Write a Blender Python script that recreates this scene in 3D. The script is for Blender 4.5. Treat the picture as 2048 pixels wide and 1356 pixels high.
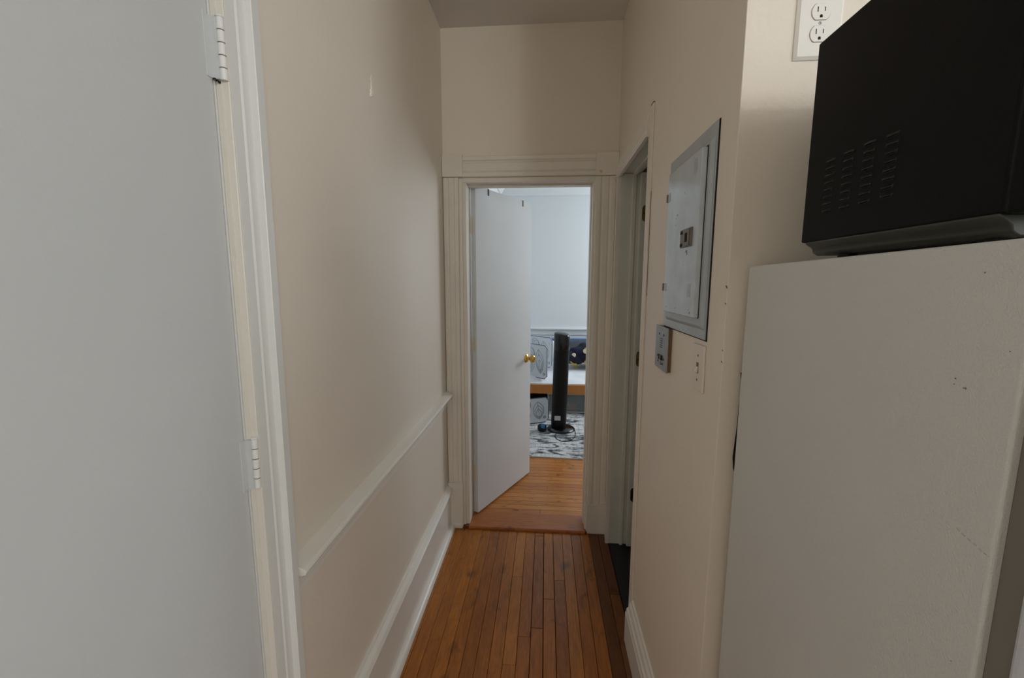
import bpy, math, random
from mathutils import Vector, Matrix
random.seed(7)
C = bpy.context.scene
COL = C.collection
for o in list(bpy.data.objects):
    bpy.data.objects.remove(o)

# ------------------------------------------------------------------ camera
cam_d = bpy.data.cameras.new('camera')
cam = bpy.data.objects.new('camera', cam_d); COL.objects.link(cam)
RX = (0.9968409, -0.01280002, 0.07838614)
RY = (0.07939354, 0.13310094, -0.98791741)
RZ = (0.0022121, 0.99101983, 0.1336967)
M4 = Matrix(((RX[0], RX[1], RX[2], 0), (RY[0], RY[1], RY[2], 0), (RZ[0], RZ[1], RZ[2], 1.5), (0, 0, 0, 1)))
cam.matrix_world = M4
cam_d.sensor_width = 36.0
cam_d.lens = 14.8736
cam_d.clip_start = 0.02
cam_d.clip_end = 60
C.camera = cam

# ------------------------------------------------------------------ view, world
C.view_settings.view_transform = 'Standard'
C.view_settings.look = 'None'
C.view_settings.gamma = 1.0
C.view_settings.use_curve_mapping = False
C.view_settings.exposure = 0.40
try:
    C.cycles.use_denoising = True
    C.cycles.max_bounces = 10
    C.cycles.diffuse_bounces = 6
    C.cycles.sample_clamp_indirect = 4.0
except Exception:
    pass
W = bpy.data.worlds.new('world'); C.world = W; W.use_nodes = True
W.node_tree.nodes['Background'].inputs[0].default_value = (0.75, 0.85, 1.0, 1)
W.node_tree.nodes['Background'].inputs[1].default_value = 0.08

def area(name, loc, target, sx, sy, power, col):
    d = bpy.data.lights.new(name, 'AREA'); d.shape = 'RECTANGLE'; d.size = sx; d.size_y = sy
    d.energy = power; d.color = col
    o = bpy.data.objects.new(name, d); COL.objects.link(o)
    o.location = loc
    o.rotation_euler = (Vector(target) - Vector(loc)).to_track_quat('-Z', 'Y').to_euler()
    return o
area('kitchen_window_light', (1.55, -2.5, 1.95), (-0.3, 1.6, 1.6), 1.2, 1.2, 23, (0.84, 0.93, 1.0))
area('kitchen_side_fill_light', (2.9, -0.65, 2.1), (-0.5, 1.1, 1.6), 1.1, 1.1, 26, (0.86, 0.93, 1.0))  # added fill from the unseen kitchen side, lifts the passage wall; no window built
ld = bpy.data.lights.new('kitchen_ceiling_lamp', 'POINT'); ld.energy = 24; ld.shadow_soft_size = 0.08; ld.color = (1.0, 0.96, 0.90)
lo_ = bpy.data.objects.new('kitchen_ceiling_lamp', ld); COL.objects.link(lo_); lo_.location = (1.47, -2.2, 2.57)
area('bedroom_window_light', (2.15, 4.95, 1.7), (-0.4, 4.95, 1.4), 1.3, 1.6, 40, (0.88, 0.95, 1.0))

# ------------------------------------------------------------------ materials
def s2l(c):
    c = c / 255.0
    return c / 12.92 if c <= 0.04045 else ((c + 0.055) / 1.055) ** 2.4
def L(r, g, b): return (s2l(r), s2l(g), s2l(b), 1)

def mat(name, col, rough=0.5, metal=0.0, bump=0.0, bscale=60.0, var=0.0, vscale=2.5, coat=0.0, spec=0.5, trans=0.0, alpha=1.0):
    m = bpy.data.materials.new(name); m.use_nodes = True
    nt = m.node_tree; b = nt.nodes['Principled BSDF']
    b.inputs['Base Color'].default_value = col
    b.inputs['Roughness'].default_value = rough
    b.inputs['Metallic'].default_value = metal
    b.inputs['Coat Weight'].default_value = coat
    b.inputs['Coat Roughness'].default_value = 0.15
    b.inputs['Specular IOR Level'].default_value = spec
    b.inputs['Transmission Weight'].default_value = trans
    b.inputs['Alpha'].default_value = alpha
    g = nt.nodes.new('ShaderNodeNewGeometry')
    if bump > 0:
        n = nt.nodes.new('ShaderNodeTexNoise'); n.inputs['Scale'].default_value = bscale; n.inputs['Detail'].default_value = 3
        bp = nt.nodes.new('ShaderNodeBump'); bp.inputs['Strength'].default_value = bump; bp.inputs['Distance'].default_value = 0.002
        nt.links.new(g.outputs['Position'], n.inputs['Vector'])
        nt.links.new(n.outputs['Fac'], bp.inputs['Height'])
        nt.links.new(bp.outputs['Normal'], b.inputs['Normal'])
    if var > 0:
        n = nt.nodes.new('ShaderNodeTexNoise'); n.inputs['Scale'].default_value = vscale; n.inputs['Detail'].default_value = 4
        nt.links.new(g.outputs['Position'], n.inputs['Vector'])
        mr = nt.nodes.new('ShaderNodeMapRange')
        mr.inputs['From Min'].default_value = 0.3; mr.inputs['From Max'].default_value = 0.7
        mr.inputs['To Min'].default_value = 1 - var; mr.inputs['To Max'].default_value = 1 + var * 0.3
        nt.links.new(n.outputs['Fac'], mr.inputs['Value'])
        mx = nt.nodes.new('ShaderNodeMix'); mx.data_type = 'RGBA'; mx.blend_type = 'MULTIPLY'; mx.inputs['Factor'].default_value = 1
        mx.inputs['A'].default_value = col
        cc = nt.nodes.new('ShaderNodeCombineColor')
        for k in range(3): nt.links.new(mr.outputs['Result'], cc.inputs[k])
        nt.links.new(cc.outputs['Color'], mx.inputs['B'])
        nt.links.new(mx.outputs['Result'], b.inputs['Base Color'])
    return m

PAINT = mat('warm_wall_paint', L(230, 220, 206), 0.55, bump=0.35, bscale=90, var=0.03, vscale=1.6)
PAINT_K = mat('kitchen_wall_paint', L(226, 222, 216), 0.55, bump=0.3, bscale=90, var=0.02)
CEIL = mat('ceiling_paint', L(216, 212, 206), 0.8, bump=0.2)
TRIM = mat('gloss_trim_paint', L(232, 228, 220), 0.28, bump=0.3, bscale=25, var=0.03, vscale=6)
TRIM_OLD = mat('old_trim_paint', L(228, 222, 211), 0.38, bump=0.25, bscale=22, var=0.05, vscale=8)
TRIM_B = mat('bath_trim_paint', L(214, 216, 206), 0.3, bump=0.3, bscale=22, var=0.05, vscale=8)
DOORW = mat('white_door_paint', L(200, 202, 202), 0.38, bump=0.25, bscale=70, var=0.02)
DOORB = mat('bedroom_door_paint', L(226, 230, 234), 0.6, bump=0.2, bscale=60, var=0.03, vscale=3)
CREAM = mat('cream_edge_paint', L(216, 210, 199), 0.4, bump=0.3)
WALLB = mat('bedroom_wall_paint', L(216, 220, 222), 0.6, bump=0.2)
KFLOOR = mat('kitchen_vinyl', L(112, 108, 102), 0.5, var=0.1)
TRIM_L = mat('cool_trim_paint', L(222, 222, 218), 0.32, bump=0.3, bscale=25, var=0.02)
GAP = mat('dark_gap', L(22, 18, 15), 0.9)
CRACK = mat('crack_grime', L(120, 104, 86), 0.9)
BLACKP = mat('black_powder_coat', L(10, 10, 10), 0.5, bump=0.2, bscale=900, spec=0.14)
BLACKG = mat('black_gloss_plastic', L(10, 10, 10), 0.18)
BLACKM = mat('black_matt_plastic', L(7, 7, 8), 0.45, spec=0.3)
GREYB = mat('dark_grey_base_metal', L(66, 66, 60), 0.28, metal=0.3)
FRIDGE = mat('fridge_enamel', L(206, 206, 202), 0.36, bump=0.45, bscale=420, var=0.025, vscale=2)
FRIDGE_D = mat('fridge_door_enamel', L(205, 208, 212), 0.4, bump=0.3, bscale=420)
GASKET = mat('gasket_grey', L(120, 115, 105), 0.7)
PANEL = mat('grey_enamel_panel', L(190, 199, 206), 0.2, bump=0.25, bscale=20, var=0.12, vscale=18)
PANEL2 = mat('grey_enamel_panel_frame', L(170, 177, 180), 0.3, bump=0.25, bscale=30, var=0.10, vscale=14)
TAUPE = mat('taupe_latch', L(120, 110, 100), 0.5, bump=0.3, var=0.2, vscale=60)
STEEL = mat('brushed_steel', L(150, 148, 144), 0.34, metal=0.75, bump=0.3, bscale=120, var=0.15, vscale=30)
RUST = mat('brown_paint_edge', L(120, 90, 72), 0.8)
WPLAS = mat('white_plastic', L(232, 229, 222), 0.3)
IVORY = mat('painted_switch_plate', L(226, 214, 202), 0.4)
BRASS = mat('brass', L(214, 170, 84), 0.22, metal=1.0)
BRASS_O = mat('aged_brass', L(138, 118, 66), 0.42, metal=0.85, var=0.3, vscale=60)
BROWNM = mat('dark_bronze', L(50, 36, 24), 0.5, metal=0.4)
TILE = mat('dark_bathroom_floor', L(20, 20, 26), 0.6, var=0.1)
PINE = mat('pine_bed_rail', L(196, 128, 62), 0.4, bump=0.2, var=0.15, vscale=9)
SHEET = mat('white_sheet', L(224, 226, 230), 0.85, bump=0.4, bscale=30)
GREYF = mat('grey_cushion_fabric', L(88, 93, 100), 0.95, bump=0.8, bscale=250, var=0.25, vscale=40)
BLUEP = mat('blue_piping', L(88, 126, 182), 0.8)
NAVY = mat('navy_blanket', L(16, 20, 44), 0.95, bump=0.8, bscale=200)
YELL = mat('yellow_print', L(206, 176, 66), 0.9)
CREAMP = mat('cream_print', L(226, 216, 186), 0.9)
LEAFB = mat('pale_board', L(208, 214, 220), 0.45)
LEAFL = mat('grey_print_line', L(84, 98, 112), 0.7)
BORDL = mat('dark_board_edge', L(48, 58, 68), 0.6)
BINP = mat('clear_bin_plastic', L(150, 156, 156), 0.18, alpha=0.38)
BINE = mat('bin_rim_plastic', L(168, 172, 172), 0.35)
DARKI = mat('dark_bin_contents', L(46, 44, 42), 0.8)
ORANGE = mat('orange_box', L(192, 118, 52), 0.6)
BLUE = mat('blue_rubber', L(28, 104, 156), 0.5)
STICK = mat('silver_label', L(196, 198, 198), 0.4)
UNDER = mat('under_bed_dark', L(40, 30, 24), 0.9)

def board_mat(name, lo, mid, hi, along='Y', rough=0.3):
    m = bpy.data.materials.new(name); m.use_nodes = True
    nt = m.node_tree; b = nt.nodes['Principled BSDF']; N = nt.nodes.new; K = nt.links.new
    g = N('ShaderNodeNewGeometry'); oi = N('ShaderNodeObjectInfo')
    ad = N('ShaderNodeVectorMath'); ad.operation = 'MULTIPLY_ADD'
    cx = N('ShaderNodeCombineXYZ')
    K(oi.outputs['Random'], cx.inputs[0]); K(oi.outputs['Random'], cx.inputs[1]); K(oi.outputs['Random'], cx.inputs[2])
    K(cx.outputs[0], ad.inputs[0]); ad.inputs[1].default_value = (31, 17, 53); K(g.outputs['Position'], ad.inputs[2])
    def noise(vec, sc, mul, det=5, dist=0.0):
        mp = N('ShaderNodeVectorMath'); mp.operation = 'MULTIPLY'; mp.inputs[1].default_value = mul
        K(vec, mp.inputs[0]); n = N('ShaderNodeTexNoise'); n.inputs['Scale'].default_value = sc
        n.inputs['Detail'].default_value = det; n.inputs['Distortion'].default_value = dist
        K(mp.outputs[0], n.inputs['Vector']); return n.outputs['Fac']
    st = (1, 0.07, 1) if along == 'Y' else (0.07, 1, 1)
    st2 = (1, 0.28, 1) if along == 'Y' else (0.28, 1, 1)
    grain = noise(ad.outputs[0], 110, st, 6, 0.4)
    figure = noise(ad.outputs[0], 26, st2, 3, 2.6)
    blot = noise(g.outputs['Position'], 13, (1, 0.55, 1) if along == 'Y' else (0.55, 1, 1), 4, 0.6)
    rmp = N('ShaderNodeValToRGB'); e = rmp.color_ramp.elements
    e[0].position = 0.0; e[0].color = lo; e[1].position = 1.0; e[1].color = hi
    x = e.new(0.5); x.color = mid
    mr = N('ShaderNodeMath'); mr.operation = 'MULTIPLY_ADD'; K(oi.outputs['Random'], mr.inputs[0]); mr.inputs[1].default_value = 0.58
    ma = N('ShaderNodeMath'); ma.operation = 'MULTIPLY_ADD'; K(figure, ma.inputs[0]); ma.inputs[1].default_value = 0.75; ma.inputs[2].default_value = -0.16
    K(ma.outputs[0], mr.inputs[2]); K(mr.outputs[0], rmp.inputs[0])
    def mulc(colout, fac, fmin, fmax, tmin, tmax):
        q = N('ShaderNodeMapRange'); q.inputs['From Min'].default_value = fmin; q.inputs['From Max'].default_value = fmax
        q.inputs['To Min'].default_value = tmin; q.inputs['To Max'].default_value = tmax; K(fac, q.inputs['Value'])
        cc = N('ShaderNodeCombineColor')
        for k in range(3): K(q.outputs['Result'], cc.inputs[k])
        mx = N('ShaderNodeMix'); mx.data_type = 'RGBA'; mx.blend_type = 'MULTIPLY'; mx.inputs['Factor'].default_value = 1
        K(colout, mx.inputs['A']); K(cc.outputs[0], mx.inputs['B']); return mx.outputs['Result']
    c = mulc(rmp.outputs['Color'], grain, 0.35, 0.62, 0.78, 1.06)
    c = mulc(c, blot, 0.26, 0.40, 0.40, 1.0)
    K(c, b.inputs['Base Color'])
    rr = N('ShaderNodeMapRange'); rr.inputs['To Min'].default_value = rough - 0.06; rr.inputs['To Max'].default_value = rough + 0.16
    K(blot, rr.inputs['Value']); K(rr.outputs['Result'], b.inputs['Roughness'])
    bp = N('ShaderNodeBump'); bp.inputs['Strength'].default_value = 0.12; bp.inputs['Distance'].default_value = 0.001
    K(grain, bp.inputs['Height']); K(bp.outputs['Normal'], b.inputs['Normal'])
    return m
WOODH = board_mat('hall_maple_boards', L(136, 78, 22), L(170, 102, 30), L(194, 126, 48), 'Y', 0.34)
WOODD = board_mat('hall_shaded_boards', L(88, 46, 14), L(108, 60, 18), L(130, 76, 26), 'Y', 0.28)
WOODB = board_mat('bedroom_boards', L(166, 96, 36), L(190, 120, 50), L(208, 142, 68), 'X', 0.26)
WOODT = board_mat('threshold_wood', L(150, 84, 38), L(168, 98, 46), L(184, 114, 60), 'X', 0.3)
SUB = mat('dark_subfloor', L(30, 16, 8), 0.9)

def rug_mat():
    m = bpy.data.materials.new('abstract_rug'); m.use_nodes = True
    nt = m.node_tree; b = nt.nodes['Principled BSDF']; N = nt.nodes.new; K = nt.links.new
    g = N('ShaderNodeNewGeometry')
    def noise(sc, mul, det, dist):
        mp = N('ShaderNodeVectorMath'); mp.operation = 'MULTIPLY'; mp.inputs[1].default_value = mul
        K(g.outputs['Position'], mp.inputs[0]); n = N('ShaderNodeTexNoise'); n.inputs['Scale'].default_value = sc
        n.inputs['Detail'].default_value = det; n.inputs['Distortion'].default_value = dist; n.inputs['Roughness'].default_value = 0.65
        K(mp.outputs[0], n.inputs['Vector']); return n.outputs['Fac']
    a = noise(4.2, (0.7, 2.2, 1), 9, 1.2)
    v = N('ShaderNodeValToRGB'); e = v.color_ramp.elements
    e[0].position = 0.36; e[0].color = L(32, 34, 38); e[1].position = 0.56; e[1].color = L(214, 214, 212)
    x = e.new(0.44); x.color = L(92, 95, 99); x = e.new(0.49); x.color = L(196, 197, 198)
    K(a, v.inputs[0])
    w = noise(70, (1, 0.12, 1), 3, 0.0)
    q = N('ShaderNodeMapRange'); q.inputs['From Min'].default_value = 0.35; q.inputs['From Max'].default_value = 0.6
    q.inputs['To Min'].default_value = 0.72; q.inputs['To Max'].default_value = 1.05; K(w, q.inputs['Value'])
    cc = N('ShaderNodeCombineColor')
    for k in range(3): K(q.outputs['Result'], cc.inputs[k])
    mx = N('ShaderNodeMix'); mx.data_type = 'RGBA'; mx.blend_type = 'MULTIPLY'; mx.inputs['Factor'].default_value = 1
    K(v.outputs['Color'], mx.inputs['A']); K(cc.outputs[0], mx.inputs['B']); K(mx.outputs['Result'], b.inputs['Base Color'])
    b.inputs['Roughness'].default_value = 0.95
    bp = N('ShaderNodeBump'); bp.inputs['Strength'].default_value = 0.5; bp.inputs['Distance'].default_value = 0.003
    K(noise(300, (1, 1, 1), 2, 0), bp.inputs['Height']); K(bp.outputs['Normal'], b.inputs['Normal'])
    return m
RUG = rug_mat()

# ------------------------------------------------------------------ mesh helpers
class MB:
    def __init__(s): s.v = []; s.f = []; s.m = []
    def add(s, vs, fs, mi=0):
        n = len(s.v); s.v += [tuple(p) for p in vs]; s.f += [tuple(i + n for i in f) for f in fs]; s.m += [mi] * len(fs); return s
    def box(s, x0, x1, y0, y1, z0, z1, mi=0, mtx=None):
        vs = [Vector((x, y, z)) for z in (z0, z1) for y in (y0, y1) for x in (x0, x1)]
        if mtx: vs = [mtx @ p for p in vs]
        return s.add(vs, [(0, 2, 3, 1), (4, 5, 7, 6), (0, 1, 5, 4), (2, 6, 7, 3), (0, 4, 6, 2), (1, 3, 7, 5)], mi)
    def prism(s, prof, axis, a, b, mi=0, mtx=None):
        # prof: list of 2D points; axis 'X': (y,z), 'Y': (x,z), 'Z': (x,y)
        def P(p, t):
            if axis == 'X': q = Vector((t, p[0], p[1]))
            elif axis == 'Y': q = Vector((p[0], t, p[1]))
            else: q = Vector((p[0], p[1], t))
            return mtx @ q if mtx else q
        n = len(prof); vs = [P(p, a) for p in prof] + [P(p, b) for p in prof]
        fs = [(i, (i + 1) % n, n + (i + 1) % n, n + i) for i in range(n)] + [tuple(range(n))[::-1], tuple(range(n, 2 * n))]
        return s.add(vs, fs, mi)
    def cyl(s, c0, c1, r0, r1=None, n=20, mi=0, caps=True):
        r1 = r0 if r1 is None else r1
        c0 = Vector(c0); c1 = Vector(c1); d = (c1 - c0).normalized()
        u = d.orthogonal().normalized(); w = d.cross(u)
        vs = [c0 + (u * math.cos(2 * math.pi * i / n) + w * math.sin(2 * math.pi * i / n)) * r0 for i in range(n)]
        vs += [c1 + (u * math.cos(2 * math.pi * i / n) + w * math.sin(2 * math.pi * i / n)) * r1 for i in range(n)]
        fs = [(i, (i + 1) % n, n + (i + 1) % n, n + i) for i in range(n)]
        if caps: fs += [tuple(range(n))[::-1], tuple(range(n, 2 * n))]
        return s.add(vs, fs, mi)
    def lathe(s, c, d, prof, n=24, mi=0, sx=1.0, sy=1.0):
        # prof: (r, t) along direction d from c
        c = Vector(c); d = Vector(d).normalized(); u = d.orthogonal().normalized()
        if abs(d.z) > 0.9: u = Vector((1, 0, 0))
        w = d.cross(u); base = len(s.v); vs = []; fs = []
        for r, t in prof:
            for i in range(n):
                a = 2 * math.pi * i / n
                vs.append(c + d * t + u * (math.cos(a) * r * sx) + w * (math.sin(a) * r * sy))
        for k in range(len(prof) - 1):
            for i in range(n):
                j = (i + 1) % n
                fs.append((k * n + i, k * n + j, (k + 1) * n + j, (k + 1) * n + i))
        fs.append(tuple(range(n))[::-1]); fs.append(tuple(range((len(prof) - 1) * n, len(prof) * n)))
        return s.add(vs, fs, mi)
    def tube(s, pts, r, n=8, mi=0, closed=False):
        pts = [Vector(p) for p in pts]; m = len(pts); vs = []; fs = []
        up = Vector((0.31, 0.17, 0.93)).normalized()
        for k, p in enumerate(pts):
            if closed: t = pts[(k + 1) % m] - pts[k - 1]
            else: t = pts[min(k + 1, m - 1)] - pts[max(k - 1, 0)]
            t.normalize(); u = t.cross(up).normalized(); w = t.cross(u)
            for i in range(n):
                a = 2 * math.pi * i / n; vs.append(p + (u * math.cos(a) + w * math.sin(a)) * r)
        for k in range(m if closed else m - 1):
            k2 = (k + 1) % m
            for i in range(n):
                j = (i + 1) % n; fs.append((k * n + i, k * n + j, k2 * n + j, k2 * n + i))
        if not closed: fs.append(tuple(range(n))[::-1]); fs.append(tuple(range((m - 1) * n, m * n)))
        return s.add(vs, fs, mi)
    def build(s, name, mats, parent=None, bevel=0.0, seg=2, smooth=False, fix=True):
        me = bpy.data.meshes.new(name)
        me.from_pydata([tuple(p) for p in s.v], [], s.f)
        if not isinstance(mats, (list, tuple)): mats = [mats]
        for q in mats: me.materials.append(q)
        for i, p in enumerate(me.polygons): p.material_index = s.m[i]
        if fix:
            import bmesh
            bm = bmesh.new(); bm.from_mesh(me); bmesh.ops.recalc_face_normals(bm, faces=bm.faces); bm.to_mesh(me); bm.free()
        if smooth:
            for p in me.polygons: p.use_smooth = True
            try: me.set_sharp_from_angle(angle=math.radians(38))
            except Exception: pass
        o = bpy.data.objects.new(name, me); COL.objects.link(o)
        if parent is not None: o.parent = parent
        if bevel > 0:
            b = o.modifiers.new('bevel', 'BEVEL'); b.width = bevel; b.segments = seg; b.limit_method = 'ANGLE'; b.angle_limit = math.radians(40)
        return o

def tag(o, label=None, cat=None, group=None, kind=None):
    if label: o['label'] = label
    if cat: o['category'] = cat
    if group: o['group'] = group
    if kind: o['kind'] = kind
    return o
def empty(name, loc=(0, 0, 0), rz=0.0):
    o = bpy.data.objects.new(name, None); COL.objects.link(o); o.location = loc; o.rotation_euler = (0, 0, rz)
    o.empty_display_size = 0.05
    return o
def S(o, label, cat): return tag(o, label, cat, None, 'structure')

# ------------------------------------------------------------------ the shell
XL, XR, YE, YE2, YC, HC = -0.58, 0.38, 2.42, 2.56, 0.928, 2.84
# left wall: behind the closed door's frame, over it, and on to the end wall
w = MB(); w.box(XL - .12, XL, .80, YE, 0, HC); w.box(XL - .12, XL, -2.6, -.10, 0, HC); w.box(XL - .12, XL, -.10, .80, 2.10, HC)
wall_left = S(w.build('wall_left', PAINT), 'warm off-white hallway wall left of the passage with chair rail', 'wall')
# flake of peeling paint on it
fl = MB()
pts = [(1.448, 2.172), (1.440, 2.160), (1.437, 2.152), (1.442, 2.147), (1.438, 2.135), (1.441, 2.126), (1.433, 2.122), (1.434, 2.113), (1.428, 2.103), (1.431, 2.098), (1.438, 2.103), (1.450, 2.109), (1.449, 2.13), (1.450, 2.15)]
n = len(pts)
vs = [(XL + .0005, p[0], p[1]) for p in pts] + [(XL + .002 + .004 * max(0, (2.15 - p[1]) / .05), p[0], p[1]) for p in pts]
fl.add(vs, [tuple(range(n)), tuple(range(n, 2 * n))] + [(i, (i + 1) % n, n + (i + 1) % n, n + i) for i in range(n)])
tag(fl.build('paint_flake', mat('bare_plaster', L(240, 232, 220), 0.8), wall_left), 'peeling white flake of paint')
# right wall of the passage with the doorway to the dark room
w = MB(); w.box(XR, XR + .10, YC + .10, 1.68, 0, HC); w.box(XR, XR + .10, 1.68, 2.33, 2.075, HC); w.box(XR, XR + .10, 2.33, YE, 0, HC)
wall_right = S(w.build('wall_right', PAINT), 'warm off-white wall right of the passage carrying the grey breaker panel', 'wall')
# wall behind the fridge
w = MB(); w.prism([(XR, YC + .10), (XR, YC + .0012), (XR + .0004, YC + .0004), (XR + .0012, YC), (3.0, YC), (3.0, YC + .10)], 'Z', 0, HC)
S(w.build('wall_kitchen', PAINT), 'off-white wall behind the refrigerator with the outlet', 'wall')
w = MB(); w.box(3.0, 3.1, -2.6, YC + .1, 0, HC)
S(w.build('wall_kitchen_side', PAINT_K), 'kitchen side wall out of the frame', 'wall')
w = MB(); w.box(XL - .12, 3.1, -2.7, -2.6, 0, HC)
S(w.build('wall_kitchen_back', PAINT_K), 'kitchen wall behind the viewer', 'wall')
# end wall with the bedroom doorway
w = MB(); w.box(XL, -.475, YE, YE2, 0, HC); w.box(.275, 2.2, YE, YE2, 0, HC); w.box(-.475, .275, YE, YE2, 2.075, HC)
wall_end = S(w.build('wall_end', PAINT), 'warm off-white end wall of the passage above the white door casing', 'wall')
# bathroom
w = MB(); w.box(2.1, 2.2, YC + .1, YE, 0, HC)
S(w.build('wall_bathroom', PAINT), 'far wall of the dark side room', 'wall')
# bedroom shell
w = MB(); w.box(-.72, 2.3, 5.75, 5.85, 0, HC)
S(w.build('wall_bedroom_back', WALLB), 'bright white bedroom wall behind the bed', 'wall')
w = MB(); w.box(-.72, -.60, YE2, 5.75, 0, HC)
S(w.build('wall_bedroom_left', WALLB), 'white bedroom wall behind the open door', 'wall')
w = MB(); w.box(2.2, 2.3, YE2, 5.75, 0, HC)
S(w.build('wall_bedroom_right', WALLB), 'white bedroom wall on the window side', 'wall')
w = MB(); w.box(-.72, 3.1, -2.7, YE2, HC, HC + .1)
S(w.build('ceiling', CEIL), 'off-white ceiling over the passage', 'ceiling')
w = MB(); w.box(-.72, 2.3, YE2, 5.85, 2.76, 2.86)
S(w.build('ceiling_bedroom', WALLB), 'white bedroom ceiling seen over the open door', 'ceiling')
# bedroom crown, a hollow cove along the back and left wall
def cove(r=.10, z=2.76):
    p = [(0, z)]
    for i in range(7):
        a = math.pi / 2 * i / 6
        p.append((r - r * math.sin(a) * 0.999, z - r + r * (1 - math.cos(a)) * 0.0 + (r - r * math.cos(a)) * 1.0))
    return p
cv = MB()
pf = [(5.749, 2.61), (5.735, 2.61), (5.735, 2.625), (5.72, 2.64), (5.70, 2.675), (5.665, 2.70), (5.655, 2.70), (5.655, 2.715), (5.60, 2.759), (5.749, 2.759)]
cv.prism(pf, 'X', -.60, 2.2)
S(cv.build('trim_1', WALLB), 'white crown moulding along the top of the bedroom wall', 'moulding')
cv = MB()
cv.prism([(-.60 + (5.75 - p[0]), p[1]) for p in pf], 'Y', YE2, 5.60)
S(cv.build('trim_2', WALLB), 'white crown moulding running over the bedroom door side', 'moulding')
cr = MB(); cr.prism([(5.75, .86), (5.70, .865), (5.70, .88), (5.75, .885)], 'X', -.6, 2.2); cr.box(-.6, 2.2, 5.735, 5.75, .79, .86); cr.box(-.6, 2.2, 5.742, 5.75, .10, .76)
S(cr.build('trim_3', WALLB), 'white chair rail on the bedroom wall above the bed', 'moulding')

# ------------------------------------------------------------------ floors
w = MB(); w.box(XL - .12, 3.1, -2.7, 2.40, -.10, -.012); 
floor = S(w.build('floor', SUB), 'orange-brown hardwood strip floor of the passage', 'floor')
def board(x0, x1, y0, y1, zt, th, m, parent, g=.0009, ch=.0012):
    b = MB(); x0 += g; x1 -= g; y0 += g; y1 -= g; zb = zt - th
    vs = [(x0, y0, zb), (x1, y0, zb), (x1, y1, zb), (x0, y1, zb), (x0, y0, zt - ch), (x1, y0, zt - ch), (x1, y1, zt - ch), (x0, y1, zt - ch),
          (x0 + ch, y0 + ch, zt), (x1 - ch, y0 + ch, zt), (x1 - ch, y1 - ch, zt), (x0 + ch, y1 - ch, zt)]
    fs = [(3, 2, 1, 0)] + [(i, (i + 1) % 4, 4 + (i + 1) % 4, 4 + i) for i in range(4)] + [(4 + i, 4 + (i + 1) % 4, 8 + (i + 1) % 4, 8 + i) for i in range(4)] + [(8, 9, 10, 11)]
    b.add(vs, fs); return b.build('floor_board', m, parent, fix=False)
joints = {-3: [1.987, 1.481], -2: [1.62], -1: [1.669, 2.349], 0: [1.8445], 1: [1.976], -8: [1.30], 4: [1.22], -5: [1.10], 6: [1.9], -10: [1.05]}
for k in range(-11, 7):
    x0, x1 = .007 + .0535 * k, .007 + .0535 * (k + 1)
    x0 = max(x0, -.578); x1 = min(x1, .378)
    js = sorted([-.4] + joints.get(k, []) + [random.uniform(.1, .95)] + [2.405])
    if 2.349 in js and k != -1: js.remove(2.349)
    for a, b_ in zip(js[:-1], js[1:]):
        gap = .0016 if k in (-1, 0) else .0007
        board(x0, x1, a, b_, 0.0, .012, WOODD if k >= 5 else WOODH, floor, g=gap)  # rightmost boards: shadow beside the wall put into a darker wood colour
w = MB(); w.box(.381, 3.0, -2.6, .927, -.0118, .0); w.box(-.579, .3805, -2.6, -.401, -.0118, .0)
S(w.build('floor_kitchen', KFLOOR), 'pale kitchen floor around the viewer, out of the frame', 'floor')
# bedroom floor, a little higher
w = MB(); w.box(-.72, 2.3, 2.40, 5.85, -.10, .002)
floor2 = S(w.build('floor_bedroom', SUB), 'lighter hardwood strip floor across the bedroom', 'floor')
y = YE2; n = 0
while y < 4.9:
    cuts = sorted([-.60, 2.2] + [random.uniform(-.45, .3) if n % 3 == 0 else random.uniform(.4, 1.8), random.uniform(.5, 2.0)])
    for a, b_ in zip(cuts[:-1], cuts[1:]):
        if b_ - a > .05: board(a, b_, y, y + .0535, .015, .012, WOODB, floor2, g=.0007)
    y += .0535; n += 1
w = MB(); w.box(XR + .10, 2.1, YC + .1, YE, -.012, 0.001); w.box(XR, XR + .10, 1.685, 2.325, -.012, 0.001)
S(w.build('floor_bathroom', TILE), 'near-black floor of the dark side room', 'floor')
# threshold
w = MB(); w.prism([(2.385, -.0), (2.385, .010), (2.392, .016), (2.56, .018), (2.56, 0.0)], 'X', -.452, .252)
th = w.build('trim_4', WOODT); S(th, 'worn wooden threshold board in the bedroom doorway', 'threshold')
w = MB(); w.box(-.485, -.452, 2.386, 2.42, .0, .016); w.box(.252, .262, 2.386, 2.42, .0, .016); w.build('end_filler', WOODD, th)

# ------------------------------------------------------------------ hallway trim, left
r = MB()
pf = [(XL, .862), (-.542, .852), (-.536, .849), (-.534, .843), (-.537, .837), (-.546, .834), (XL, .834)]
r.prism(pf, 'Y', .842, 2.394)
S(r.build('trim_5', TRIM, bevel=.001), 'cream chair rail shelf running along the left wall', 'moulding')
r = MB()
pf = [(XL, .834), (-.560, .834), (-.5605, .822), (-.565, .812), (-.565, .807), (-.571, .798), (-.5715, .786), (-.574, .782), (-.574, .768), (XL, .764)]
r.prism(pf, 'Y', .852, 2.394)
S(r.build('trim_6', TRIM), 'stepped moulding below the left chair rail', 'moulding')
r = MB()
pf = [(XL, .0), (-.562, .0), (-.562, .232), (-.553, .234), (-.551, .240), (-.556, .246), (-.556, .250), (-.551, .255), (-.556, .262), (-.570, .268), (-.572, .274), (XL, .275)]
r.prism(pf, 'Y', .830, 2.41)
bl = r.build('baseboard_left', TRIM); S(bl, 'tall painted baseboard with moulded cap along the left wall', 'baseboard')
r = MB()
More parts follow.
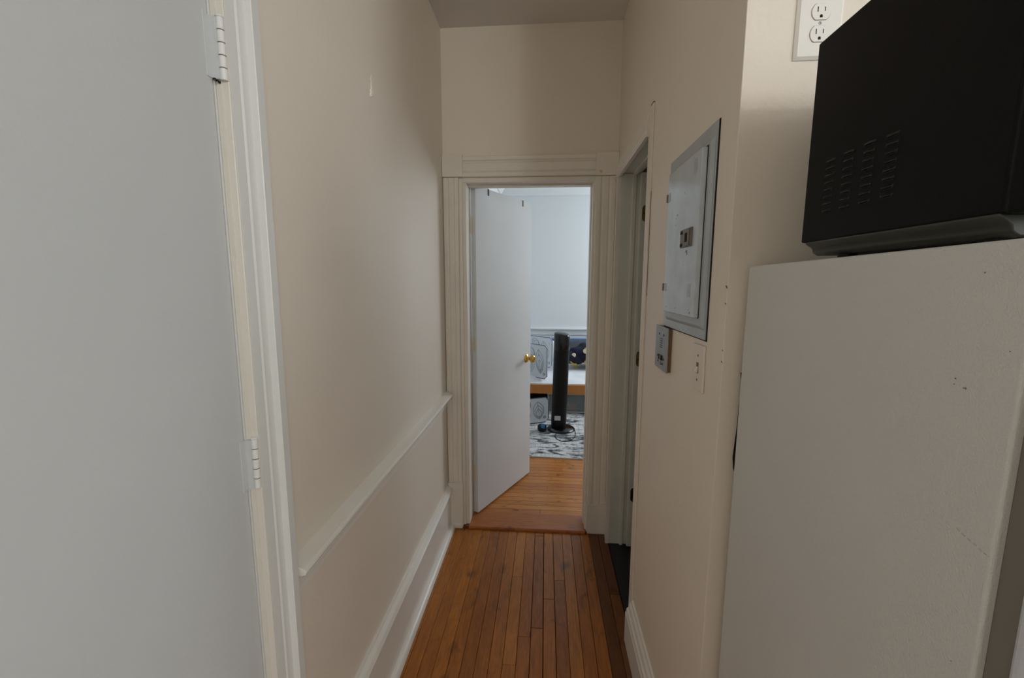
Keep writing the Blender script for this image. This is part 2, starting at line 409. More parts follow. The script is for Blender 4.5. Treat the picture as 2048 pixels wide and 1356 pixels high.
pf = [(-.562, .001)] + [(-.562 + .025 * math.cos(a), .001 + .027 * math.sin(a)) for a in [math.pi / 2 * i / 6 for i in range(7)]]
r.prism(pf, 'Y', .830, 2.405)
r.build('shoe_moulding', TRIM, bl, smooth=True)

# casing and closed door on the left, beside the camera
cs = MB()
pf = [(-.581, .7462), (-.5625, .7505), (-.5605, .7530), (-.5600, .7750), (-.5615, .7780), (-.5590, .7820), (-.5590, .8010), (-.5470, .8022), (-.5455, .8035), (-.5460, .8240), (-.548, .826), (-.581, .826)]
cs.prism(pf, 'Z', 0, 2.16)
bd_ = MB(); bd_.prism([(-.581, .7440), (-.5720, .7452), (-.5718, .7475), (-.5622, .7490), (-.5608, .7505), (-.5606, .7560), (-.581, .7560)], 'Z', 0, 2.08, 0)
cs.prism([(x, -.0462 - (yy - .7462)) for x, yy in pf], 'Z', 0, 2.16)
cs.box(-.581, -.548, -.05, .75, 2.08, 2.16)
c1 = cs.build('trim_7', TRIM_L); S(c1, 'white moulded casing around the closed door on the left', 'door casing')
bd_.build('inner_edge', CREAM, c1)
j = MB(); j.box(-.70, -.582, .7400, .80, 0, 2.10); j.box(-.70, -.582, -.10, -.045, 0, 2.10); j.box(-.70, -.582, -.10, .80, 2.07, 2.10)
j.build('jamb', TRIM_L, c1)
d1 = empty('door_1', (XL, .37, 0)); S(d1, 'plain white closed door with painted-over hinges', 'door')
def P(o, par):
    o.parent = par; o.matrix_parent_inverse = Matrix.Translation(-Vector(par.location)) if par.rotation_euler.z == 0 else par.matrix_world.inverted(); return o
b = MB(); b.box(-.617, XL, -.043, .7375, .008, 2.065)
P(b.build('slab', DOORW, bevel=.004, seg=3), d1)
for z0, z1, nseg in ((1.8475, 1.950, 5), (1.0930, 1.1940, 5)):
    h = MB(); h.box(-.5802, -.5787, .7230, .7475, z0, z1)
    ho = P(h.build('hinge', DOORW, bevel=.0007), d1)
    L_ = (z1 - z0) / nseg
    for i in range(nseg):
        k = MB(); cx, cy = -.5665, .7465
        k.lathe((cx, cy, z0 + i * L_ + .0006), (0, 0, 1), [(.0056, 0), (.0064, .0007), (.0064, L_ - .0019), (.0056, L_ - .0012)], 18)
        q = k.build('knuckle', TRIM_L, smooth=True); q.parent = ho
    k = MB(); k.lathe((cx, cy, z1), (0, 0, 1), [(.0050, -.001), (.0068, .0005), (.0066, .0025), (.003, .0045)], 18)
    q = k.build('pin_cap', TRIM_L, smooth=True); q.parent = ho
    k = MB()
    for i in (1, 3):
        k.box(-.5790, -.5782, .7388, .7402, z0 + i * L_ + .002, z0 + (i + 1) * L_ - .002)
    q = k.build('shadow_slot', GAP); q.parent = ho
    k = MB(); k.cyl((cx, cy, z0 + .001), (cx, cy, z1 - .001), .0058, n=14); q = k.build('pin', CRACK, smooth=True); q.parent = ho
    k = MB(); k.box(-.5795, -.5700, .7385, .7440, z0 + .001, z1 - .001); q = k.build('leaf_fold', DOORW); q.parent = ho
gk = MB()
for i in range(9):
    t = i / 8; yy = .730 + .021 * t; zz = 1.8455 + .0012 * math.sin(i * 2.3)
    gk.lathe((-.5735, yy, zz - .0015), (0, 0, 1), [(.0008, 0), (.0019 + .0006 * math.sin(i * 1.7), .0012), (.0008, .0026)], 8)
P(gk.build('grime', GAP), d1)

d1.location.y += .007; c1.location.y += .007
# right baseboard
r = MB()
pf = [(XR, 0), (.349, 0), (.349, .128), (.352, .134), (.354, .146), (.360, .152), (.364, .166), (.371, .174), (.373, .182), (XR, .184)]
r.prism(pf, 'Y', YC + .002, 1.64)
S(r.build('baseboard_right', TRIM), 'painted baseboard with white cap along the right wall', 'baseboard')

# ------------------------------------------------------------------ bedroom doorway casing on the end wall
def casing(x0, x1, z0, z1, y=YE, proud=.022, flip=False):
    wd = x1 - x0
    pr = [(0, 0), (0, .7), (.03, .92), (.10, .95), (.12, 1.0), (.22, 1.0), (.27, .86), (.31, .78), (.35, .84), (.40, .97), (.60, .97), (.64, .86), (.67, .80), (.70, .88), (.74, 1.0), (.93, 1.0), (.97, .9), (1.0, .6), (1.0, 0)]
    pts = [(x0 + wd * (1 - u if flip else u), y - proud * v) for u, v in pr]
    m = MB(); m.prism(pts, 'Z', z0, z1); return m
cz = empty('trim_8', (-.1, YE, 0)); S(cz, 'fluted white casing around the bedroom doorway', 'door casing')
P(casing(-.5775, -.4895, .290, 2.0705).build('side_casing', TRIM_OLD), cz)
P(casing(.2615, .3735, .190, 2.0655).build('side_casing', TRIM_OLD), cz)
b = MB(); b.box(-.5785, -.4865, YE - .026, YE, 0.0, .289); b.prism([(YE - .026, .0), (YE - .034, .0), (YE - .034, .022), (YE - .026, .028)], 'X', -.570, -.492); P(b.build('plinth_block', TRIM_OLD, bevel=.003), cz)
b = MB(); b.box(.2575, .3755, YE - .026, YE, 0.0, .189); P(b.build('plinth_block', TRIM_OLD, bevel=.003), cz)
b = MB(); b.box(-.5785, -.4650, YE - .029, YE, 2.0725, 2.1905); P(b.build('corner_block', TRIM_OLD, bevel=.002), cz)
b = MB(); b.box(.2600, .3885 - .009, YE - .029, YE, 2.0675, 2.1860); P(b.build('corner_block', TRIM_OLD, bevel=.002), cz)
hd = MB()
pr = [(0, 2.0715), (.7, 2.0715), (.95, 2.074), (1.0, 2.078), (1.0, 2.092), (.92, 2.095), (.80, 2.099), (.96, 2.104), (.96, 2.142), (.78, 2.146), (.62, 2.150), (.72, 2.155), (1.0, 2.160), (1.0, 2.178), (.9, 2.1815), (0, 2.1815)]
hd.prism([(YE - .022 * v, z) for v, z in pr], 'X', -.4648, .2598)
P(hd.build('head_casing', TRIM_OLD), cz)
# jamb with stops
jb = MB(); jb.box(-.474, -.4500, YE - .004, YE2, 0.0, 2.045); jb.box(.2500, .274, YE - .004, YE2, 0.0, 2.045); jb.box(-.474, .274, YE - .004, YE2, 2.0450, 2.0715)
P(jb.build('jamb', TRIM_OLD, bevel=.003), cz)
jb = MB(); jb.box(-.4895, -.472, YE - .012, YE - .001, 0.0, 2.066); jb.box(.2500 + .012, .266, YE - .006, YE - .001, 0.19, 2.062)
P(jb.build('inner_bead', TRIM_OLD, bevel=.002), cz)
jb = MB(); jb.box(.2440, .2500, YE + .055, YE2 - .035, 0.019, 2.036); jb.box(-.4500, .2500, YE + .055, YE2 - .035, 2.036, 2.0450)
P(jb.build('door_stop', TRIM_OLD), cz)
jb = MB(); jb.box(.3738, .3765, YE - .015, YE - .0005, .19, 2.067); jb.box(.3795, .3800, YE - .026, YE - .002, 2.165, 2.19)
P(jb.build('gap_line', GAP), cz)
b = MB(); b.lathe((.285, YE - .029, 2.087), (0, -1, 0), [(.008, 0), (.007, .0015), (.0, .002)], 14)
P(b.build('putty_spot', mat('yellowed_putty', L(206, 184, 156), 0.5), smooth=True), cz)

# ------------------------------------------------------------------ open bedroom door
A = Vector((-.416, 2.525, 0)); dv = Vector((.446, .895, 0)).normalized()
ang = math.atan2(dv.y, dv.x)
d2 = empty('door_2', (A.x, A.y, 0.0), ang); S(d2, 'flat white bedroom door standing open into the bedroom', 'door')
bpy.context.view_layer.update()
def PL(o, par): o.parent = par; return o      # mesh already in the parent's own axes
DW, DT = .688, .034
b = MB(); b.box(0, DW, 0, DT, .027, 2.056); PL(b.build('slab', DOORB, bevel=.0015), d2)
for sgn, y0 in ((-1, 0.0), (1, DT)):
    k = MB()
    k.lathe((DW - .062, y0, .940), (0, sgn, 0), [(.032, 0), (.032, .002), (.028, .006), (.017, .010), (.012, .016), (.012, .030), (.018, .034), (.0255, .042), (.0275, .052), (.0255, .061), (.019, .066), (.012, .0665), (.010, .064), (.0, .064)], 28)
    PL(k.build('door_knob', BRASS, smooth=True), d2)
k = MB(); k.box(DW - .0005, DW + .001, .006, .028, .905, .975); PL(k.build('latch_plate', BRASS_O), d2)
k = MB(); k.box(DW - .002, DW + .0006, .001, DT, .03, 2.05); PL(k.build('edge_strip', DOORB), d2)
for z in (1.83, 1.12, .30):
    k = MB(); k.box(-.0015, .0, .006, DT - .002, z - .045, z + .045); k.cyl((-.006, DT + .003, z - .045), (-.006, DT + .003, z + .045), .006, n=12)
    k.box(-.026, -.006, DT - .001, DT + .001, z - .045, z + .045)
    PL(k.build('hinge', TRIM_OLD), d2)
# two little black hooks over the door top
def hook(t, label):
    h = MB()
    prof = [(-.0022, 2.0575), (-.0022, 2.020), (-.0005, 2.018), (-.0005, 2.0565), (DT + .0005, 2.0565), (DT + .0005, 2.02), (DT + .0022, 2.02), (DT + .0022, 2.0585), (-.0005, 2.0585)]
    h.prism(prof, 'X', -.0065, .0065)
    o = h.build('over_door_hook', BLACKM, bevel=.0006)
    p = A + dv * t; o.location = (p.x, p.y, .0002); o.rotation_euler = (0, 0, ang)
    tag(o, label, 'hook', 'hooks over the bedroom door')
    return o
hook(.135, 'small black hook over the door top nearer the hinges')
hook(.560, 'small black hook over the door top nearer the free edge')

# ------------------------------------------------------------------ side doorway (dark room) on the right wall
cz = empty('trim_9', (XR, 2.0, 0)); S(cz, 'painted casing and jamb of the side doorway on the right', 'door casing')
b = MB(); b.box(XR - .006, XR, 1.642, 1.700, .0, 2.137)
P(b.build('near_casing', PAINT, bevel=.002), cz)
b = MB(); b.box(XR - .0015, XR - .0002, 1.6385, 1.6405, 1.45, 1.83); b.box(XR - .007, XR - .001, 1.640, 1.676, 2.137, 2.139); P(b.build('crack_line', CRACK), cz)
b = MB()
pr = [(0, 2.0385), (.8, 2.0385), (1.0, 2.042), (1.0, 2.049), (.7, 2.053), (.6, 2.056), (.8, 2.060), (.8, 2.112), (.5, 2.118), (0, 2.120)]
b.prism([(XR - .019 * v, z) for v, z in pr], 'Y', 1.702, 2.395)
P(b.build('head_casing', TRIM_OLD), cz)
b = MB(); pr = [(0, 0), (1, 0), (1, .22), (.75, .3), (.75, .8), (.55, .9), (.3, 1.0), (0, 1.0)]
b.prism([(XR - .019 * v, 2.308 + .086 * u) for v, u in pr], 'Z', 0, 2.038)
P(b.build('far_casing', TRIM_OLD), cz)
b = MB(); b.box(XR - .001, XR + .102, 2.308, 2.330, 0.001, 2.055); b.box(XR - .001, XR + .102, 1.68, 1.70, 0.001, 2.055); b.box(XR - .001, XR + .102, 1.70, 2.308, 2.0550, 2.075)
P(b.build('jamb', TRIM_B, bevel=.002), cz)
b = MB(); b.box(XR + .058, XR + .076, 2.296, 2.308, 0.001, 2.043); b.box(XR + .058, XR + .076, 1.70, 2.308, 2.043, 2.055)
P(b.build('door_stop', TRIM_B, bevel=.002), cz)
d3 = empty('door_3', (XR + .14, 2.26, 0)); S(d3, 'white door of the dark side room folded back inside on brass hinges', 'door')
b = MB(); b.box(XR + .094, XR + .71, 2.270, 2.305, .012, 2.05); P(b.build('slab', TRIM_B, bevel=.002), d3)
for z, mm in ((1.846, BRASS_O), (1.092, BRASS_O), (.322, BROWNM)):
    k = MB(); k.prism([(XR + .110 + .0, z - .034), (XR + .1045, z - .044 + .018), (XR + .1045, z + .026), (XR + .110, z + .040), (XR + .128, z + .045), (XR + .150, z + .045), (XR + .150, z - .045), (XR + .128, z - .045)], 'Y', 2.2672, 2.2698)
    k.lathe((XR + .117, 2.2672, z), (0, -1, 0), [(.004, 0), (.003, .001), (0, .0012)], 10, mi=1)
    P(k.build('hinge', [mm, BROWNM]), d3)

# ------------------------------------------------------------------ breaker panel on the right wall
ep = empty('electrical_panel', (XR, 1.20, 1.61)); tag(ep, 'grey enamelled breaker panel with a raised door on the right wall', 'breaker panel')
b = MB(); b.box(XR - .005, XR - .0015, 1.024, 1.381, 1.364, 1.858); P(b.build('cover_plate', PANEL2, bevel=.0012), ep)
b = MB(); b.box(XR - .0018, XR - .0002, 1.020, 1.383, 1.361, 1.859); P(b.build('edge_shade_strip', GAP), ep)  # dark strip put in for the shadow gap between plate and wall
def frustum(x0, x1, ya, yb, za, zb, ins):
    m = MB()
    vs = [(x0, ya, za), (x0, yb, za), (x0, yb, zb), (x0, ya, zb), (x1, ya + ins, za + ins), (x1, yb - ins, za + ins), (x1, yb - ins, zb - ins), (x1, ya + ins, zb - ins)]
    m.add(vs, [(3, 2, 1, 0), (4, 5, 6, 7)] + [(i, (i + 1) % 4, 4 + (i + 1) % 4, 4 + i) for i in range(4)]); return m
P(frustum(XR - .005, XR - .0135, 1.028, 1.345, 1.386, 1.829, .010).build('raised_frame', PANEL2, bevel=.002), ep)
b = MB(); b.box(XR - .0142, XR - .0135, 1.0470, 1.3150, 1.4135, 1.8115); P(b.build('door_gap', GAP), ep)
b = MB(); b.box(XR - .027, XR - .0140, 1.0490, 1.3120, 1.4150, 1.8080)
P(b.build('panel_door', PANEL, bevel=.002, seg=3), ep)
for z in (1.742, 1.486):
    b = MB(); b.cyl((XR - .0265, 1.3160, z - .011), (XR - .0265, 1.3160, z + .011), .0042, n=12); P(b.build('hinge', TAUPE), ep)
    b = MB(); b.box(XR - .0278, XR - .0268, 1.286, 1.309, z - .012, z + .012); P(b.build('hinge_leaf', PANEL2, bevel=.0003), ep)
for z in (1.776, 1.480):
    b = MB(); b.box(XR - .0276, XR - .0268, 1.075, 1.098, z - .017, z + .016); P(b.build('stamped_mark', PANEL2, bevel=.0003), ep)
lt = MB(); lt.box(XR - .031, XR - .0268, 1.082, 1.166, 1.588, 1.634)
lo = P(lt.build('latch', TAUPE, bevel=.0015), ep)
for args, mm, nm in (((XR - .034, XR - .031, 1.090, 1.128, 1.591, 1.631), TAUPE, 'latch_slide'), ((XR - .0348, XR - .0338, 1.102, 1.118, 1.600, 1.622), GAP, 'latch_hole'), ((XR - .032, XR - .0308, 1.146, 1.163, 1.622, 1.630), GAP, 'latch_slot'), ((XR - .032, XR - .0308, 1.146, 1.163, 1.591, 1.599), GAP, 'latch_slot')):
    b = MB(); b.box(*args); q = b.build(nm, mm, bevel=.0004); q.parent = lo
for y, z, rr in ((1.215, 1.680, .0025), (1.222, 1.672, .0018), (1.225, 1.655, .0018), (1.14, 1.545, .0015), (1.075, 1.425, .0025), (1.083, 1.432, .002), (1.28, 1.43, .0016), (1.19, 1.43, .0018), (1.160, 1.728, .002), (1.20, 1.515, .0016)):
    b = MB(); b.lathe((XR - .0269, y, z), (-1, 0, 0), [(rr, 0), (rr * .6, .0005), (0, .0006)], 8, sx=.8, sy=1.7); P(b.build('chip_mark', GAP if rr > .002 else TAUPE), ep)
b = MB(); b.tube([(XR - .0272, 1.122 + .007 * math.cos(a), 1.566 + .014 * math.sin(a)) for a in [math.pi * .2 + math.pi * .75 * i / 8 for i in range(9)]], .0008, 6); P(b.build('scratch', TAUPE), ep)

# intercom plate
ic = empty('intercom_panel', (XR, 1.36, 1.30)); tag(ic, 'brushed steel intercom plate below the breaker panel', 'intercom')
b = MB(); b.box(.3690, XR, 1.2930, 1.4240, 1.2275, 1.3605); P(b.build('back_box', RUST, bevel=.001), ic)
b = MB(); b.box(.3660, .3700, 1.2900, 1.4270, 1.2255, 1.3625); P(b.build('face_plate', STEEL, bevel=.0012), ic)
for i in range(5):
    b = MB(); b.box(.3655, .3663, 1.345, 1.369, 1.3225 - i * .0068, 1.3245 - i * .0068); P(b.build('speaker_slot', GAP), ic)
for y, z in ((1.383, 1.337), (1.333, 1.337), (1.395, 1.265), (1.385, 1.249), (1.325, 1.262), (1.335, 1.246)):
    b = MB(); b.lathe((.3660, y, z), (-1, 0, 0), [(.0036, 0), (.003, .001), (0, .0012)], 12); P(b.build('screw', GAP), ic)
for i, mm in enumerate((GAP, BRASS_O, GAP)):
    b = MB(); b.box(.3630, .3662, 1.341 + i * .013, 1.350 + i * .013, 1.256, 1.272); P(b.build('button', mm, bevel=.0008), ic)
b = MB(); b.lathe((.3660, 1.352, 1.246), (-1, 0, 0), [(.006, 0), (.005, .0025), (0, .003)], 14); P(b.build('call_button', TAUPE), ic)

# light switch
sw = empty('light_switch', (XR, 1.055, 1.292)); tag(sw, 'painted wall switch plate with a single toggle at the right corner', 'switch')
tl = Matrix.Translation((XR, 1.055, 1.292)) @ Matrix.Rotation(math.radians(-1.5), 4, 'X')
b = MB(); b.box(-.006, -.0002, -.0355, .0355, -.057, .057, 0, tl); P(b.build('switch_plate', IVORY, bevel=.002, seg=3), sw)
b = MB(); b.box(-.0068, -.0058, -.0065, .0065, -.013, .013, 0, tl); P(b.build('toggle_slot', CRACK), sw)
b = MB(); b.prism([(-.0060, -.011), (-.0060, .004), (-.015, -.009), (-.014, -.012)], 'Y', -.0045, .0045, 0, tl); P(b.build('toggle', IVORY, bevel=.0008), sw)
for z in (.030, -.030):
    b = MB(); c = tl @ Vector((-.006, 0, z)); b.lathe(c, (-1, 0, 0), [(.0032, 0), (.0026, .001), (0, .0012)], 10); P(b.build('screw', TAUPE), sw)
b = MB()
b.tube([(XR - .0006, 1.225, 2.218), (XR - .0006, 1.219, 2.2255), (XR - .0006, 1.212, 2.230)], .0007, 5); b.build('hairline_crack', CRACK, wall_right)
for y, z, a in ((.9295, 1.490, .003), (.9295, 1.455, .002), (.9293, 1.33, .002), (.929, 1.355, .0015)):
    b = MB(); b.lathe((XR - .0004, y + .0005, z), (-.7, -.7, 0), [(a, 0), (a * .6, .0008), (0, .001)], 7, sx=.6, sy=1.6); b.build('plaster_chip', CRACK, wall_right)

# ------------------------------------------------------------------ wall outlet behind the microwave
ol = empty('wall_outlet', (.5135, YC, 1.9895)); tag(ol, 'white duplex outlet plate on the wall behind the microwave', 'outlet')
b = MB()
x0, x1, z0, z1, yb, yf = .4710, .5560, 1.9260, 2.0530, YC, YC - .0065
ins = .0055
vs = [(x0, yb, z0), (x1, yb, z0), (x1, yb, z1), (x0, yb, z1), (x0, yb - .002, z0), (x1, yb - .002, z0), (x1, yb - .002, z1), (x0, yb - .002, z1), (x0 + ins, yf, z0 + ins), (x1 - ins, yf, z0 + ins), (x1 - ins, yf, z1 - ins), (x0 + ins, yf, z1 - ins)]
b.add(vs, [(3, 2, 1, 0)] + [(i, (i + 1) % 4, 4 + (i + 1) % 4, 4 + i) for i in range(4)] + [(4 + i, 4 + (i + 1) % 4, 8 + (i + 1) % 4, 8 + i) for i in range(4)] + [(8, 9, 10, 11)])
P(b.build('plate', WPLAS, bevel=.0008), ol)
def recep_outline(r, h):
    p = []
    for sgn in (1, -1):
        a0 = math.asin(h / r)
        rng = [a0 - 2 * a0 * i / 10 for i in range(11)]
        for a in rng: p.append((sgn * r * math.cos(a), sgn * r * math.sin(a)))
    return p
for zc in (2.0087, 1.9700):
    b = MB(); b.prism([(.5135 + x, zc + z) for x, z in recep_outline(.0178, .0148)], 'Y', yf - .0002, yf + .001); ro = P(b.build('receptacle_gap', CRACK), ol)
    b = MB(); b.prism([(.5135 + x, zc + z) for x, z in recep_outline(.0172, .0141)], 'Y', yf - .0016, yf + .001)
    q = b.build('receptacle', WPLAS, bevel=.0004); q.parent = ro
    b = MB(); b.box(.5135 - .0074, .5135 - .0058, yf - .0019, yf - .0015, zc - .0005, zc + .0085); b.box(.5135 + .0056, .5135 + .0070, yf - .0019, yf - .0015, zc + .0005, zc + .0078)
    b.prism([(.5135 - .0024, zc - .0105), (.5135 + .0024, zc - .0105)] + [(.5135 + .0026 * math.cos(a), zc - .0078 + .0028 * math.sin(a)) for a in [math.pi * i / 8 for i in range(9)]], 'Y', yf - .0019, yf - .0015)
    q = b.build('socket_hole', GAP); q.parent = ro
b = MB(); b.lathe((.5135, yf, 1.98935), (0, -1, 0), [(.0032, 0), (.0028, .0008), (0, .0012)], 16)
so = P(b.build('screw', STICK, smooth=True), ol)
b = MB(); b.prism([(-.0028, -.0003), (.0028, -.0003), (.0028, .0003), (-.0028, .0003)], 'Y', yf - .0014, yf - .0009, 0, Matrix.Translation((.5135, 0, 1.98935)) @ Matrix.Rotation(math.radians(55), 4, 'Y'))
q = b.build('screw_slot', CRACK); q.parent = so

# ------------------------------------------------------------------ refrigerator
FX = .41
fr = empty('refrigerator', (.71, .65, 0)); tag(fr, 'white refrigerator with a grained scuffed side under the microwave', 'refrigerator')
b = MB()
b.prism([(.905, .03), (.905, 1.532), (.390, 1.539), (.390, .03)], 'X', FX, 1.01)
P(b.build('cabinet', FRIDGE, bevel=.0035, seg=4, smooth=False), fr)
b = MB(); b.box(FX + .008, 1.002, .368, .391, .05, 1.533); P(b.build('door_gasket', GASKET, bevel=.002), fr)
for za, zb, in ((.06, 1.02), (1.03, 1.545)):
    b = MB(); b.box(FX - .001, 1.01, .300, .368, za, zb); P(b.build('door', FRIDGE_D, bevel=.012, seg=4), fr)
for za, zb in ((.70, .98), (1.06, 1.30)):
    b = MB(); b.tube([(.96, .302, za), (.96, .268, za + .02), (.96, .262, za + .05), (.96, .262, zb - .05), (.96, .268, zb - .02), (.96, .302, zb)], .010, 10); P(b.build('handle', FRIDGE_D, smooth=True), fr)
b = MB(); b.box(FX + .01, 1.0, .34, .39, .005, .055); P(b.build('kick_grille', GASKET, bevel=.002), fr)
for x in (FX + .05, .96):
    for y in (.42, .87):
        b = MB(); b.cyl((x, y, 0.0), (x, y, .032), .018, n=14); P(b.build('foot', BLACKM), fr)
import math as _m
def fpt(px, py, X):
    # point on the plane x = X seen at a photo pixel, to place marks where they stand
    f = 846.144
    d = Vector((px - 1024, -(py - 678), -f))
    d = Vector((Vector(RX).dot(d), Vector(RY).dot(d), Vector(RZ).dot(d)))
    t = X / d.x; return Vector((X, d.y * t, 1.5 + d.z * t))
for px, py, r_, mm in ((1970, 545, .0012, GASKET), (1911, 757, .0013, GASKET), (1908, 768, .0008, CRACK), (1931, 777, .0016, GASKET), (1927, 776, .0010, GASKET), (2020, 703, .0009, GASKET), (1902, 1322, .0008, GASKET)):
    p = fpt(px, py, FX); b = MB(); b.lathe((FX + .0003, p.y, p.z), (-1, 0, 0), [(r_, 0), (r_ * .6, .0005), (0, .0006)], 8); P(b.build('scuff_mark', mm), fr)
b = MB()
sp = [(1885, 1033), (1893, 1043), (1905, 1047), (1914, 1056), (1924, 1067), (1936, 1077), (1947, 1086), (1958, 1097), (1968, 1106), (1977, 1113)]
for i, (px, py) in enumerate(sp):
    if i == 2: continue
    p = fpt(px, py, FX); b.lathe((FX + .0003, p.y, p.z), (-1, 0, 0), [(.0009, 0), (.0005, .0004), (0, .0005)], 6)
for (a, c_) in zip(sp[3:-1], sp[4:]):
    p, q = fpt(*a, FX), fpt(*c_, FX); b.tube([(FX - .00005, p.y, p.z), (FX - .00005, p.y * .45 + q.y * .55, p.z * .45 + q.z * .55)], .0006, 4)
P(b.build('scratch', mat('faint_grey_scratch', L(184, 182, 174), 0.6)), fr)
# black strip of torn insulation showing in the gap behind the fridge
gp = MB()
pp = [(1481, 745), (1482, 775), (1477, 815), (1474, 850), (1469, 885), (1465, 915), (1466, 935), (1468, 944), (1474, 915), (1480, 860), (1486, 800), (1486, 745)]
vs = []
for px, py in pp:
    f = 846.144; d = Vector((px - 1024, -(py - 678), -f)); d = Vector((Vector(RX).dot(d), Vector(RY).dot(d), Vector(RZ).dot(d)))
    t = (YC - .001) / d.y; vs.append((d.x * t, YC - .001, 1.5 + d.z * t))
n = len(vs); vs2 = [(x, YC - .003, z) for x, _, z in vs]
gp.add(vs + vs2, [tuple(range(n)), tuple(range(n, 2 * n))[::-1]] + [(i, (i + 1) % n, n + (i + 1) % n, n + i) for i in range(n)])
k = gp.build('dark_tear', GAP); k.parent = bpy.data.objects['wall_kitchen']

# ------------------------------------------------------------------ microwave
MX = .43
mw = empty('microwave_oven', (.65, .60, 1.54)); tag(mw, 'black microwave oven with side vents on top of the refrigerator', 'microwave')
b = MB(); b.box(MX, .885, .448, .770, 1.5660, 1.8780); P(b.build('housing', BLACKP, bevel=.003, seg=3), mw)
b = MB()
pf = [(MX + .0010, 1.5665), (MX + .0025, 1.5625), (MX + .010, 1.5575), (MX + .013, 1.5545), (MX + .014, 1.5490), (MX + .022, 1.5440), (.855, 1.5440), (.883, 1.5665)]
b.prism(pf, 'Y', .452, .760)
P(b.build('base_pan', GREYB, bevel=.002, seg=3, smooth=True), mw)
for x in (MX + .035, .85):
    for y in (.48, .705):
        b = MB(); b.lathe((x, y, 1.5392 - (y - .39) * .0136 + .0004), (0, 0, 1), [(.012, 0), (.0135, .003), (.0125, .0125)], 16); P(b.build('foot', BLACKM, smooth=True), mw)
b = MB(); b.box(MX - .0015, .886, .410, .4455, 1.5640, 1.8790); P(b.build('door', BLACKP, bevel=.003, seg=3), mw)
b = MB(); b.box(MX + .001, .884, .4455, .448, 1.5670, 1.8770); P(b.build('door_gap', GAP), mw)
b = MB(); b.box(MX + .02, .70, .4085, .4101, 1.60, 1.85); P(b.build('door_window', BLACKG), mw)
b = MB(); b.box(.745, .875, .4085, .4101, 1.59, 1.86); P(b.build('control_panel', BLACKM), mw)
for rr in range(4):
    for cc in range(3):
        b = MB(); b.box(.765 + cc * .034, .790 + cc * .034, .4075, .4088, 1.62 + rr * .034, 1.645 + rr * .034); P(b.build('button', BLACKG, bevel=.001), mw)
cols = [((1661.6, 322.7), (1652.4, 422.3)), ((1697.5, 306), (1687.5, 415)), ((1738.5, 287.6), (1728, 404.4)), ((1785, 271), (1773, 392.4))]
lv = MB()
nn = 8
for s_ in range(2):
    pass
# one louvre: an eyelid bulge over a dark slit, in its own axes (x out of the panel)
vsl = []; fsl = []
for i in range(nn + 1):
    u = -1 + 2 * i / nn; yy = u * .0105; hh = math.sqrt(max(0, 1 - u * u))
    vsl += [(0, yy, .0030), (-.0026 * hh, yy, .0004), (-.0026 * hh, yy, -.0004), (0, yy, -.0014)]
for i in range(nn):
    a = i * 4; c_ = a + 4
    fsl += [(a, a + 1, c_ + 1, c_), (a + 1, a + 2, c_ + 2, c_ + 1), (a + 2, a + 3, c_ + 3, c_ + 2)]
lv.add(vsl, fsl)
lv.box(-.0006, .0006, -.0105, .0105, -.0026, -.0006, 1)
first = None
for (ta, tb) in cols:
    pa, pb = fpt(ta[0], ta[1], MX), fpt(tb[0], tb[1], MX)
    ym = (pa.y + pb.y) / 2
    for i in range(8):
        zz = pa.z + (pb.z - pa.z) * i / 7
        if first is None:
            o = lv.build('vent_louver', [mat('louver_black', L(15, 15, 16), 0.4, spec=.4), GAP], mw); first = o
        else:
            o = first.copy(); COL.objects.link(o)
        o.parent = mw; o.location = Vector((MX - .0001, ym, zz)) - Vector(mw.location)

# ------------------------------------------------------------------ the bedroom beyond
# rug
b = MB(); rz = math.radians(-2.7)
rg = MB(); rg.box(-.42, 1.75, 0, 1.62, 0, .009)
ru = rg.build('area_rug', RUG, bevel=.003); ru.location = (0, 3.455, .0152); ru.rotation_euler = (0, 0, rz)
tag(ru, 'white rug with black and grey veined pattern on the bedroom floor', 'rug')
bd = MB(); bd.box(-.42, 1.75, -.006, .0, 0, .008); q = bd.build('edge_binding', mat('rug_binding', L(196, 190, 178), 0.9)); q.parent = ru; 

# bed
BY = 4.66
bed = empty('bed_frame', (.45, 5.15, .015)); tag(bed, 'low pine bed frame under the white mattress', 'bed')
def z_at(py, Y): # height seen at photo row py near column 1120, depth Y
    return fz(1120, py, Y)
def fz(px, py, Y):
    f = 846.144; d = Vector((px - 1024, -(py - 678), -f)); d = Vector((Vector(RX).dot(d), Vector(RY).dot(d), Vector(RZ).dot(d)))
    t = Y / d.y; return 1.5 + d.z * t
def fx(px, py, Y):
    f = 846.144; d = Vector((px - 1024, -(py - 678), -f)); d = Vector((Vector(RX).dot(d), Vector(RY).dot(d), Vector(RZ).dot(d)))
    return d.x * Y / d.y
zt_, zb_ = fz(1120, 770, BY), fz(1120, 788, BY)
b = MB(); b.box(-.52, 1.42, BY, BY + .028, zb_, zt_); P(b.build('side_rail', PINE, bevel=.003), bed)
b = MB(); b.box(-.52, 1.42, 5.66, 5.688, zb_, zt_); P(b.build('side_rail', PINE, bevel=.003), bed)
for x in (-.52, 1.392):
    b = MB(); b.box(x, x + .028, BY + .028, 5.66, zb_, zt_); P(b.build('end_rail', PINE, bevel=.003), bed)
for x in (-.50, 1.34):
    for yy in (BY + .03, 5.60):
        b = MB(); b.box(x, x + .05, yy, yy + .05, .0245 if yy < 5 else .004, zb_ + .02); P(b.build('leg', PINE, bevel=.003), bed)
for i in range(12):
    x = -.44 + i * .153; b = MB(); b.box(x, x + .09, BY + .03, 5.655, zt_ - .035, zt_ - .018); P(b.build('slat', PINE), bed)
